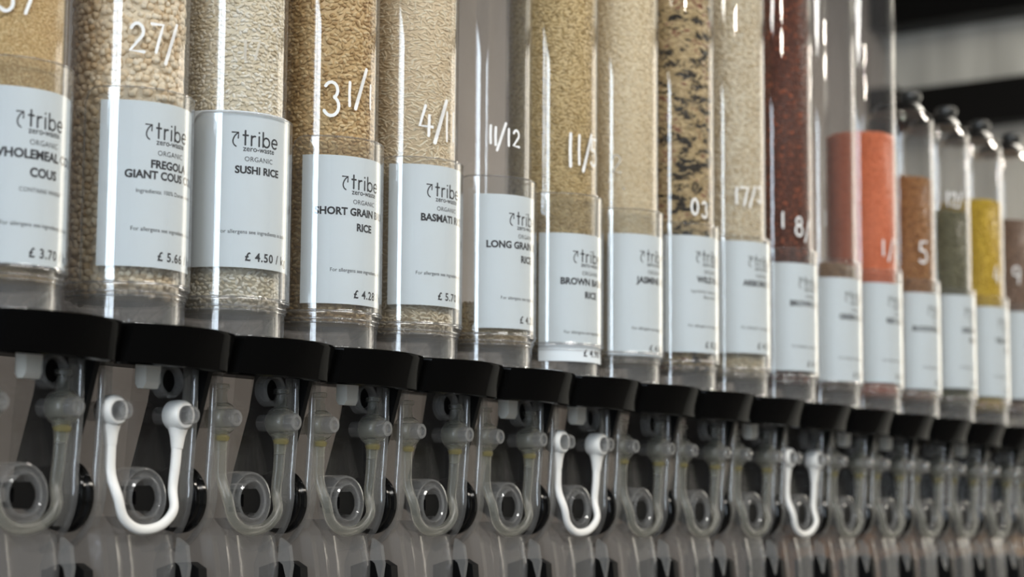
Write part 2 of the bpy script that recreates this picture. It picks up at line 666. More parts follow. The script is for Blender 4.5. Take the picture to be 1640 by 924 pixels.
# hub: stepped clear boss with a dark keyed socket
HUBC = (0.0, -0.012, -0.098)
HUB = MB().lathe([(0.0142, 0.004), (0.0142, 0.0240), (0.0155, 0.0252), (0.0172, 0.0240), (0.0178, 0.0205), (0.0205, 0.0205),
                  (0.0215, 0.0235), (0.0232, 0.0230), (0.0240, 0.0200), (0.0240, 0.0)], 48, closed=False, axis='y', c=HUBC).mesh('hub', M['hub'], 25)
KS = 1.2
key = [(-0.0125, 0.0075), (-0.0125, 0.0042), (-0.0060, 0.0042), (-0.0060, -0.0042), (-0.0125, -0.0042), (-0.0125, -0.0075)]
key += [(0.0105 * math.cos(a), 0.0105 * math.sin(a) * 0.95) for a in [(-55 + 110 * i / 12) * D2R for i in range(13)]]
key = [(x * KS, z * KS) for x, z in key]
km = MB()
nk = len(key)
km.add([(x, HUBC[1] - 0.012, HUBC[2] + z) for x, z in key] + [(x, HUBC[1] - 0.021, HUBC[2] + z) for x, z in key],
       [tuple(reversed(range(nk))), tuple(range(nk, 2 * nk))] + [(i, (i + 1) % nk, (i + 1) % nk + nk, i + nk) for i in range(nk)])
SOCKET = km.mesh('socket', M['socket'], 30)
# pegs the elastic band hangs from
PEGX, PEGZ = 0.0358, -0.033


def peg(sgn):
    p = [(0.0, 0.0), (0.0074, 0.0), (0.0074, 0.0365), (0.0066, 0.0385), (0.0040, 0.0388), (0.0034, 0.0360), (0.0, 0.0360)]
    return MB().lathe(p, 28, closed=False, axis='y', c=(PEGX * sgn, -0.0115, PEGZ)).mesh('peg', M['peg'], 30)


PEG = {s: peg(s) for s in (-1, 1)}

U_PATH = [(-0.0358, -0.042), (-0.0352, -0.060), (-0.0342, -0.080), (-0.0318, -0.098), (-0.0255, -0.113), (-0.012, -0.1212),
          (0.004, -0.1215), (0.018, -0.1165), (0.0275, -0.106), (0.0318, -0.090), (0.0340, -0.072), (0.0352, -0.056), (0.0358, -0.042)]


def band(white):
    m = MB()
    vy = 0.033
    p = spline([(x, -(vy + (0.006 if z < -0.09 else 0.0)), z) for x, z in U_PATH], 6)
    n = len(p)
    if white:
        rr = [0.0052 - 0.0012 * math.sin(PI * i / (n - 1)) for i in range(n)]
    else:
        rr = [0.0060 - 0.0014 * math.sin(PI * i / (n - 1)) for i in range(n)]
    m.tube(p, rr, 12, flat=(1.0, 0.75))
    for s in (-1, 1):
        # loop round the peg
        k = 0.0082 if white else 0.0090
        pr = [(0.0076, -0.0085), (k + 0.0015, -0.0085), (k + 0.0036, -0.0060), (k + 0.0040, 0.0), (k + 0.0036, 0.0060),
              (k + 0.0015, 0.0085), (0.0076, 0.0085)]
        m.lathe(pr, 32, axis='y', c=(PEGX * s, -vy, PEGZ))
        # widening where loop meets the strap
        m.tube([(PEGX * s, -vy, PEGZ - 0.010), (PEGX * s * 0.995, -vy, PEGZ - 0.017), (PEGX * s * 0.985, -vy, PEGZ - 0.026)],
               [0.0088, 0.0066, 0.0052], 12, flat=(1.0, 0.8))
        if not white:                                     # pull tab above the loop
            m.tube([(PEGX * s, -vy, PEGZ + z) for z in (0.010, 0.014, 0.020, 0.0235, 0.0240, 0.0275, 0.0280)],
                   [0.0068, 0.0050, 0.0043, 0.0045, 0.0064, 0.0064, 0.0050], 14)
    return m.mesh('elastic_band', M['band_white'] if white else M['band_clear'], 50)


BAND = {w: band(w) for w in (True, False)}


def band_tip(s):
    return MB().tube([(PEGX * s, -0.0335, PEGZ + z) for z in (-0.0125, -0.015, -0.018)], [0.0050, 0.0078, 0.0064], 12,
                     flat=(1.0, 0.88)).mesh('glue_spot', M['band_tip'], 50)


TIP = {s: band_tip(s) for s in (-1, 1)}
# latch tab and eyelet under the collar
TAB = MB().prism_x([(0.022, 0.010), (0.034, 0.007), (0.034, -0.009), (0.031, -0.0135), (0.025, -0.0135), (0.022, -0.010)], -0.001, 0.0145)
TAB = TAB.mesh('latch_tab', M['tab'], 30)
EYE = MB().lathe([(0.0095, 0.0), (0.0095, 0.010), (0.0115, 0.0115), (0.0135, 0.010), (0.0138, 0.0)], 36, closed=False, axis='y',
                 c=(0.0265, -0.024, -0.0065)).mesh('eyelet', M['hub'], 30)
EYEHOLE = MB().lathe([(0.0, 0.0), (0.0093, 0.0), (0.0093, 0.004), (0.0, 0.004)], 30, closed=False, axis='y', c=(0.0265, -0.024, -0.0065)).mesh('eyelet_hole', M['socket'], 30)


# spout: ribbed clear chute below the hub
def spout_mesh():
    m = MB()
    zs = [-0.112, -0.126, -0.150, -0.185, -0.235]
    hw = [0.036, 0.0445, 0.0445, 0.040, 0.034]
    fv = [0.012, 0.028, 0.033, 0.035, 0.037]
    bv = [-0.010, -0.020, -0.030, -0.034, -0.036]
    ns = 15
    rings = []
    for z, w, f, b in zip(zs, hw, fv, bv):
        rg = []
        for i in range(ns):
            t = -1 + 2 * i / (ns - 1)
            rib = 0.0024 if i in (1, 3, 5) else 0.0
            rg.append((t * w, -(f + rib - 0.007 * abs(t) ** 6), z))
        rg.append((w * 1.02, -(f + b) / 2, z))
        rg.append((w, -b, z))
        rg.append((-w, -b, z))
        rg.append((-w * 1.02, -(f + b) / 2, z))
        rings.append(rg)
    n = len(rings[0])
    v = [p for r in rings for p in r]
    f = []
    for a in range(len(zs) - 1):
        for i in range(n):
            j = (i + 1) % n
            f.append((a * n + i, a * n + j, (a + 1) * n + j, (a + 1) * n + i))
    return m.add(v, f).mesh('spout', M['spout'], 25)


SPOUT = spout_mesh()
HOOK = MB().prism_x([(0.030, -0.128), (0.040, -0.134), (0.043, -0.150), (0.040, -0.168), (0.034, -0.150), (0.028, -0.146)], 0.0405, 0.0445)
HOOK = HOOK.mesh('hook', M['hub'], 30)
FLAP = MB().prism_x([(-0.006, -0.153), (0.012, -0.148), (0.030, -0.147), (0.040, -0.152), (0.043, -0.185), (0.040, -0.232), (-0.004, -0.232)], 0.0555, 0.0645)
FLAP = FLAP.mesh('outlet_flap', M['black_satin'], 30)
# black slanted bracket and pivot wheel in the gap at the dispenser's right
br = MB().prism_x([(0.047, 0.0030), (0.036, -0.034), (0.022, -0.075), (0.018, -0.100), (-0.018, -0.112), (-0.042, -0.100), (-0.038, -0.075),
                   (-0.020, -0.020), (-0.013, 0.0170)], 0.0543, 0.0592)
BRACKET = br.mesh('bracket', M['black_satin'], 30)
wl = [(0.0, 0.0), (0.0235, 0.0), (0.0258, 0.0010), (0.0262, 0.0028), (0.0252, 0.0042), (0.0252, 0.0060), (0.0272, 0.0078), (0.0272, 0.0112),
      (0.0258, 0.0128), (0.012, 0.0132), (0.0, 0.0132)]
WHEEL = MB().lathe(wl, 56, closed=False, axis='x', c=(0.0530, -0.0115, -0.0975)).mesh('pivot_wheel', M['wheel'], 30)


# ------------------------------------------------------------------ label cards, printing, pen marks
LR = 0.0507                                    # radius the cards curve to
HALF_W, CARD_H = 0.0590, 0.129


def card_mesh(c, tilt):
    m = MB()
    n, mz = 40, 6
    v = []
    for r in (LR, LR + 0.0003):
        for j in range(mz + 1):
            for i in range(n + 1):
                s = -HALF_W + 2 * HALF_W * i / n
                h = -CARD_H * j / mz
                s2 = s + c - tilt * h
                h2 = h + tilt * s
                a = s2 / LR
                v.append((r * math.sin(a), -r * math.cos(a), h2))
    f = []
    W = n + 1
    o = W * (mz + 1)
    for j in range(mz):
        for i in range(n):
            q = (j * W + i, j * W + i + 1, (j + 1) * W + i + 1, (j + 1) * W + i)
            f.append(q)
            f.append(tuple(k + o for k in reversed(q)))
    edge = [i for i in range(W)] + [j * W + n for j in range(1, mz + 1)] + [mz * W + i for i in range(n - 1, -1, -1)] + [j * W for j in range(mz - 1, 0, -1)]
    for i in range(len(edge)):
        a, b = edge[i], edge[(i + 1) % len(edge)]
        f.append((a, b, b + o, a + o))
    return m.add(v, f).mesh('label_card', M['paper'], 50)


TEXT_CACHE = {}


def make_texts(specs):
    """specs: set of (string, size, bold, tracking) -> cached flat triangles, x from the left, y from the baseline"""
    tmp = []
    for k in specs:
        s, size, bold, track = k
        cu = bpy.data.curves.new('t', 'FONT')
        cu.body = s
        cu.size = size
        cu.offset = bold * size
        cu.space_character = track
        cu.resolution_u = 3
        o = bpy.data.objects.new('t', cu)
        col.objects.link(o)
        tmp.append((k, o, cu))
    bpy.context.view_layer.update()
    dg = bpy.context.evaluated_depsgraph_get()
    for k, o, cu in tmp:
        me_ = bpy.data.meshes.new_from_object(o.evaluated_get(dg))
        v = [(p.co.x, p.co.y) for p in me_.vertices]
        f = [tuple(p.vertices) for p in me_.polygons]
        x0 = min(p[0] for p in v)
        x1 = max(p[0] for p in v)
        TEXT_CACHE[k] = ([(x - x0, y) for x, y in v], f, x1 - x0)
        bpy.data.meshes.remove(me_)
        bpy.data.objects.remove(o)
        bpy.data.curves.remove(cu)


def stroke2d(pts, w):
    """flat ribbon with rounded ends along 2-D points"""
    P = [np.array(p, float) for p in pts]
    n = len(P)
    v, f = [], []
    for i in range(n):
        t = P[min(i + 1, n - 1)] - P[max(i - 1, 0)]
        t = t / (np.linalg.norm(t) + 1e-9)
        nn = np.array([-t[1], t[0]])
        v += [tuple(P[i] + nn * w / 2), tuple(P[i] - nn * w / 2)]
        if i:
            k = 2 * i
            f.append((k - 2, k - 1, k + 1, k))
    for end, sgn in ((0, -1), (n - 1, 1)):
        t = (P[1] - P[0]) if end == 0 else (P[-1] - P[-2])
        a = math.atan2(t[1], t[0]) + (PI if end == 0 else 0)
        o = len(v)
        v.append(tuple(P[end]))
        for q in range(7):
            b = a - PI / 2 + PI * q / 6
            v.append((P[end][0] + math.cos(b) * w / 2, P[end][1] + math.sin(b) * w / 2))
        for q in range(6):
            f.append((o, o + 1 + q, o + 2 + q))
    return v, f


def arc(cx, cy, r, a0, a1, n=12, ry=None):
    ry = ry or r
    return [(cx + r * math.cos((a0 + (a1 - a0) * i / n) * D2R), cy + ry * math.sin((a0 + (a1 - a0) * i / n) * D2R)) for i in range(n + 1)]


# the shop's thin round lettering, drawn stroke by stroke; x-height 0.62, ascender 1
LOGO = [[(0.17, 1.0), (0.17, 0.02)], [(0.02, 0.68), (0.36, 0.68)],                              # t
        [(0.62, 0.66), (0.62, 0.0)], arc(0.86, 0.42, 0.24, 180, 80, 8),                             # r
        [(1.20, 0.66), (1.20, 0.0)], [(1.20, 0.93), (1.20, 0.95)],                                  # i
        [(1.52, 1.0), (1.52, 0.0)], arc(1.80, 0.32, 0.28, 0, 360, 22, 0.32),                        # b
        [(2.30, 0.34), (2.84, 0.34)] + arc(2.57, 0.33, 0.27, 0, 310, 20, 0.32)]                     # e
HOOKMARK = [spline([(-0.20, 0.92), (-0.44, 0.66), (-0.56, 0.34), (-0.50, 0.08), (-0.34, -0.06)], 6), [(-0.62, 0.92), (-0.18, 0.92), (-0.20, 0.52)]]

INFO_SZ = 0.0046
NAME_SZ = 0.0093


def label_specs(t):
    out = [('zero-waste', 0.0066, 0.012, 1.0), ('ORGANIC', 0.0057, 0.0, 1.05), ('For allergens see ingredients in bold', INFO_SZ, 0.004, 1.0)]
    out += [(s, t.get('name_sz', NAME_SZ), 0.040, 1.0) for s in t['lines']]
    out.append((t['price'], 0.0098, 0.026, 1.12))
    for s in t.get('info', []):
        out.append((s, INFO_SZ, 0.004, 1.0))
    return out


def bend(v, c, tilt, top):
    out = []
    for s, h in v:
        s2 = s + c - tilt * h
        h2 = h + tilt * s
        a = s2 / LR
        r = LR + 0.00042
        out.append((r * math.sin(a), -r * math.cos(a), top + h2))
    return out


def print_mesh(t, c, tilt):
    m = MB()

    def put(key, y, x=None, centre=True):
        v, f, w = TEXT_CACHE[key]
        ox = (-w / 2 if centre else 0) + (x or 0)
        m.add(bend([(a + ox, b + y) for a, b in v], c, tilt, 0), f)
    sp = label_specs(t)
    k = 0.0118
    for st in LOGO:
        v, f = stroke2d([(x * k - 0.0150, y * k - 0.0282) for x, y in st], 0.00155)
        m.add(bend(v, c, tilt, 0), f)
    for st in HOOKMARK:
        v, f = stroke2d([(x * k - 0.0165, y * k - 0.0290) for x, y in st], 0.00115)
        m.add(bend(v, c, tilt, 0), f)
    put(sp[0], -0.0332)
    put(sp[1], -0.0415)
    y = -0.0516
    for i, s in enumerate(t['lines']):
        put(sp[3 + i], y)
        y -= t.get('pitch', 0.0131)
    y = -0.0515 - t.get('pitch', 0.0131) * (len(t['lines']) - 1) - 0.0115
    for s in t.get('info', []):
        put((s, INFO_SZ, 0.004, 1.0), y)
        y -= 0.0062
    put(sp[2], -0.1012)
    put((t['price'], 0.0098, 0.026, 1.12), -0.1232, x=-0.0112, centre=False)
    return m.mesh('label_print', M['ink'], 0)


DIG = {'0': arc(0.3, 0.5, 0.28, 90, 450, 18, 0.48),
       '1': [(0.3, 1.0), (0.28, 0.5), (0.3, 0.0)],
       '2': arc(0.3, 0.72, 0.27, 160, -40, 10) + [(0.02, 0.03), (0.62, 0.0)],
       '3': arc(0.25, 0.76, 0.25, 150, -70, 10) + arc(0.25, 0.27, 0.30, 75, -150, 12),
       '4': [(0.28, 1.0), (0.04, 0.32), (0.66, 0.30), (0.46, 0.32), (0.46, 0.72), (0.44, 0.0)],
       '5': [(0.55, 1.0), (0.12, 0.98), (0.08, 0.58)] + arc(0.26, 0.30, 0.29, 115, -140, 12),
       '7': [(0.02, 0.98), (0.58, 1.0), (0.40, 0.5), (0.25, 0.0)],
       '8': arc(0.3, 0.75, 0.22, -90, 270, 14) + arc(0.3, 0.26, 0.28, 90, -270, 14),
       '9': arc(0.3, 0.7, 0.26, 0, 360, 16) + [(0.55, 0.5), (0.46, 0.0)],
       '/': [(0.52, 1.0), (0.10, 0.0)],
       '.': [(0.2, 0.05), (0.28, 0.02)]}


def mark_mesh(chars, mat):
    """chars: (glyph, angle deg, centre height, glyph height) written on the tube with a paint pen"""
    m = MB()
    for ch, ang, z, h in chars:
        v, f = stroke2d([((x - 0.3) * h * 0.8, (y - 0.5) * h) for x, y in DIG[ch]], max(0.0026, 0.10 * h))
        r = TR + 0.00025
        out = []
        for s, hh in v:
            a = ang * D2R + s / r
            out.append((r * math.sin(a), -r * math.cos(a), z + hh))
        m.add(out, f)
    return m.mesh('pen_date', mat, 0)


# ------------------------------------------------------------------ loose dry goods
def blob(seg=7, rings=4):
    v = [(0, 0, 1)]
    for j in range(1, rings):
        t = PI * j / rings
        for i in range(seg):
            a = 2 * PI * i / seg
            v.append((math.sin(t) * math.cos(a), math.sin(t) * math.sin(a), math.cos(t)))
    v.append((0, 0, -1))
    tri, quad = [], []
    for i in range(seg):
        tri.append((0, 1 + i, 1 + (i + 1) % seg))
        b = 1 + (rings - 2) * seg
        tri.append((len(v) - 1, b + (i + 1) % seg, b + i))
    for j in range(rings - 2):
        for i in range(seg):
            a, b = 1 + j * seg + i, 1 + j * seg + (i + 1) % seg
            quad.append((a, a + seg, b + seg, b))
    return np.array(v, float), tri + quad


def grains(name, mat, z0, z_top, z_detail, L, W, T=None, rad=0.0447, spacing=1.0, flat_sd=45, az=(-175, 75), layers=1, pellet=False,
           rings=4, seg=7, heap=0.004, core_mat=None):
    """one heap of grains against the inside of a tube: a packed skin of separate grains over a solid core"""
    T = T or W
    bv, bf = blob(seg, rings)
    if pellet:
        bv = np.sign(bv) * np.abs(bv) ** 0.6
        bv /= np.abs(bv).max()
    pos, lay = [], []
    su, sz = math.sqrt(L * W) * spacing * 0.88, math.sqrt(L * W) * 0.80 * spacing
    a0, a1 = az[0] * D2R, az[1] * D2R
    zt = min(z_top, z_detail)
    for ly in range(layers):
        r = rad - T * 0.5 - 0.0002 - ly * T * 0.62
        nz = int((zt - z0) / sz)
        na = int((a1 - a0) * r / su)
        zz, aa = np.meshgrid(np.arange(nz), np.arange(na), indexing='ij')
        z = z0 + (zz + 0.5 + RNG.uniform(-0.42, 0.42, zz.shape) + 0.5 * ly) * sz
        a = a0 + (aa + 0.5 * (zz % 2) + RNG.uniform(-0.42, 0.42, zz.shape)) * su / r
        rr = r + RNG.uniform(-0.15, 0.12, zz.shape) * T
        pos.append(np.stack([a.ravel(), z.ravel(), rr.ravel()], 1))
    if z_top <= z_detail:                                   # the heap's own top surface
        na = int(PI * rad * rad / (su * sz) * 1.2)
        rr = np.sqrt(RNG.uniform(0, 1, na)) * (rad - T * 0.6)
        aa = RNG.uniform(0, 2 * PI, na)
        pos.append(np.stack([aa, z_top + heap * (1 - rr / rad) + RNG.uniform(-0.2, 0.3, na) * T, rr], 1))
    P = np.concatenate(pos)
    n = len(P)
    th = RNG.normal(0, flat_sd, n) * D2R                    # in-plane tilt from horizontal
    tip = RNG.normal(0, 14, n) * D2R                        # leaning out of the surface
    a = P[:, 0]
    er = np.stack([np.sin(a), -np.cos(a), 0 * a], 1)
    et = np.stack([np.cos(a), np.sin(a), 0 * a], 1)
    ez = np.tile([0, 0, 1.0], (n, 1))
    d = et * np.cos(th)[:, None] + ez * np.sin(th)[:, None]
    d2 = -et * np.sin(th)[:, None] + ez * np.cos(th)[:, None]
    dl = d * np.cos(tip)[:, None] + er * np.sin(tip)[:, None]
    dn = -d * np.sin(tip)[:, None] + er * np.cos(tip)[:, None]
    sc_ = RNG.uniform(0.82, 1.15, (n, 1, 1))
    c = er * P[:, 2:3] + ez * P[:, 1:2]
    V = (bv[None, :, 2:3] * dl[:, None] * (L / 2) + bv[None, :, 0:1] * d2[:, None] * (W / 2) + bv[None, :, 1:2] * dn[:, None] * (T / 2)) * sc_ + c[:, None]
    # nothing pokes through the tube wall
    rad_v = np.hypot(V[..., 0], V[..., 1])
    k = np.minimum(1.0, (rad + 0.0004) / np.maximum(rad_v, 1e-6))
    V[..., 0] *= k
    V[..., 1] *= k
    nb = len(bv)
    # core
    cr = rad - T * 0.62
    cs = 48
    prof = [(0.0, z0), (cr, z0), (cr, z_top - T * 0.3), (cr * 0.5, z_top + heap * 0.5 - T * 0.3), (0.0, z_top + heap - T * 0.3)]
    cm = MB().lathe(prof, cs, closed=False)
    verts = np.concatenate([V.reshape(-1, 3), np.array(cm.v)])
    loops, starts = [], []
    lens = []
    for f in bf:
        lens.append(len(f))
    flat = np.array([i for f in bf for i in f])
    allf = (flat[None, :] + (np.arange(n) * nb)[:, None]).ravel()
    lens_all = np.tile(lens, n)
    cf = np.array([i + n * nb for f in cm.f for i in f])
    allf = np.concatenate([allf, cf])
    lens_all = np.concatenate([lens_all, [4] * len(cm.f)])
    m = bpy.data.meshes.new(name)
    m.vertices.add(len(verts))
    m.vertices.foreach_set('co', verts.ravel())
    m.loops.add(len(allf))
    m.loops.foreach_set('vertex_index', allf.astype(np.int32))
    m.polygons.add(len(lens_all))
    st = np.concatenate([[0], np.cumsum(lens_all)[:-1]]).astype(np.int32)
    m.polygons.foreach_set('loop_start', st)
    m.polygons.foreach_set('loop_total', lens_all.astype(np.int32))
    m.update(calc_edges=True)
    m.validate()
    m.materials.append(mat)
    m.shade_smooth()
    return m


# ------------------------------------------------------------------ the row
GM = {
    'wholemeal': grain_mat('wholemeal_couscous', [(0, (0.60, 0.41, 0.18)), (0.5, (0.78, 0.57, 0.29)), (1, (0.86, 0.68, 0.38))]),
    'fregola': grain_mat('toasted_pasta', [(0, (0.72, 0.54, 0.33)), (0.3, (0.84, 0.69, 0.48)), (1, (0.90, 0.79, 0.61))]),
    'sushi': grain_mat('white_rice', [(0, (0.70, 0.60, 0.42)), (0.5, (0.83, 0.75, 0.59)), (1, (0.93, 0.89, 0.79))], 0.4),
    'short': grain_mat('short_brown_rice', [(0, (0.38, 0.23, 0.09)), (0.4, (0.60, 0.41, 0.19)), (1, (0.76, 0.58, 0.33))], 0.4),
    'basmati': grain_mat('basmati_rice', [(0, (0.70, 0.56, 0.37)), (0.5, (0.82, 0.69, 0.49)), (1, (0.90, 0.82, 0.64))]),
    'longbrown': grain_mat('long_brown_rice', [(0, (0.36, 0.24, 0.10)), (0.5, (0.56, 0.41, 0.20)), (1, (0.68, 0.54, 0.33))]),
    'brownbas': grain_mat('brown_basmati', [(0, (0.34, 0.23, 0.085)), (0.5, (0.54, 0.39, 0.17)), (1, (0.68, 0.53, 0.29))]),
    'jasmine': grain_mat('jasmine_rice', [(0, (0.66, 0.52, 0.31)), (0.5, (0.74, 0.61, 0.40)), (1, (0.82, 0.72, 0.53))]),
    'wild': grain_mat('wild_rice_mix', [(0, (0.025, 0.02, 0.015)), (0.30, (0.05, 0.035, 0.02)), (0.33, (0.46, 0.34, 0.17)), (0.92, (0.62, 0.48, 0.28)),
                                        (0.94, (0.28, 0.10, 0.06)), (1, (0.25, 0.08, 0.05))], cluster=55),
    'arborio': grain_mat('arborio_rice', [(0, (0.56, 0.44, 0.27)), (0.5, (0.68, 0.57, 0.39)), (1, (0.80, 0.74, 0.60))]),
    'brownlent': grain_mat('brown_lentils', [(0, (0.09, 0.028, 0.016)), (0.6, (0.17, 0.055, 0.030)), (0.9, (0.24, 0.075, 0.035)), (1, (0.50, 0.13, 0.05))]),
    'greenlent': grain_mat('speckled_lentils', [(0, (0.13, 0.07, 0.035)), (0.5, (0.26, 0.15, 0.075)), (1, (0.36, 0.22, 0.11))]),
    'redlent': grain_mat('red_lentils', [(0, (0.58, 0.15, 0.055)), (0.5, (0.74, 0.20, 0.085)), (1, (0.84, 0.26, 0.12))]),
    'buck': grain_mat('buckwheat', [(0, (0.22, 0.09, 0.028)), (0.5, (0.38, 0.17, 0.055)), (1, (0.50, 0.26, 0.09))]),
    'mung': grain_mat('green_beans', [(0, (0.10, 0.09, 0.045)), (0.5, (0.16, 0.15, 0.08)), (1, (0.24, 0.22, 0.13))]),
    'yellow': grain_mat('yellow_split_peas', [(0, (0.50, 0.32, 0.015)), (0.5, (0.62, 0.41, 0.02)), (1, (0.72, 0.50, 0.05))]),
    'tan': grain_mat('tan_seeds', [(0, (0.15, 0.09, 0.06)), (0.5, (0.24, 0.15, 0.10)), (1, (0.32, 0.21, 0.15))]),
}

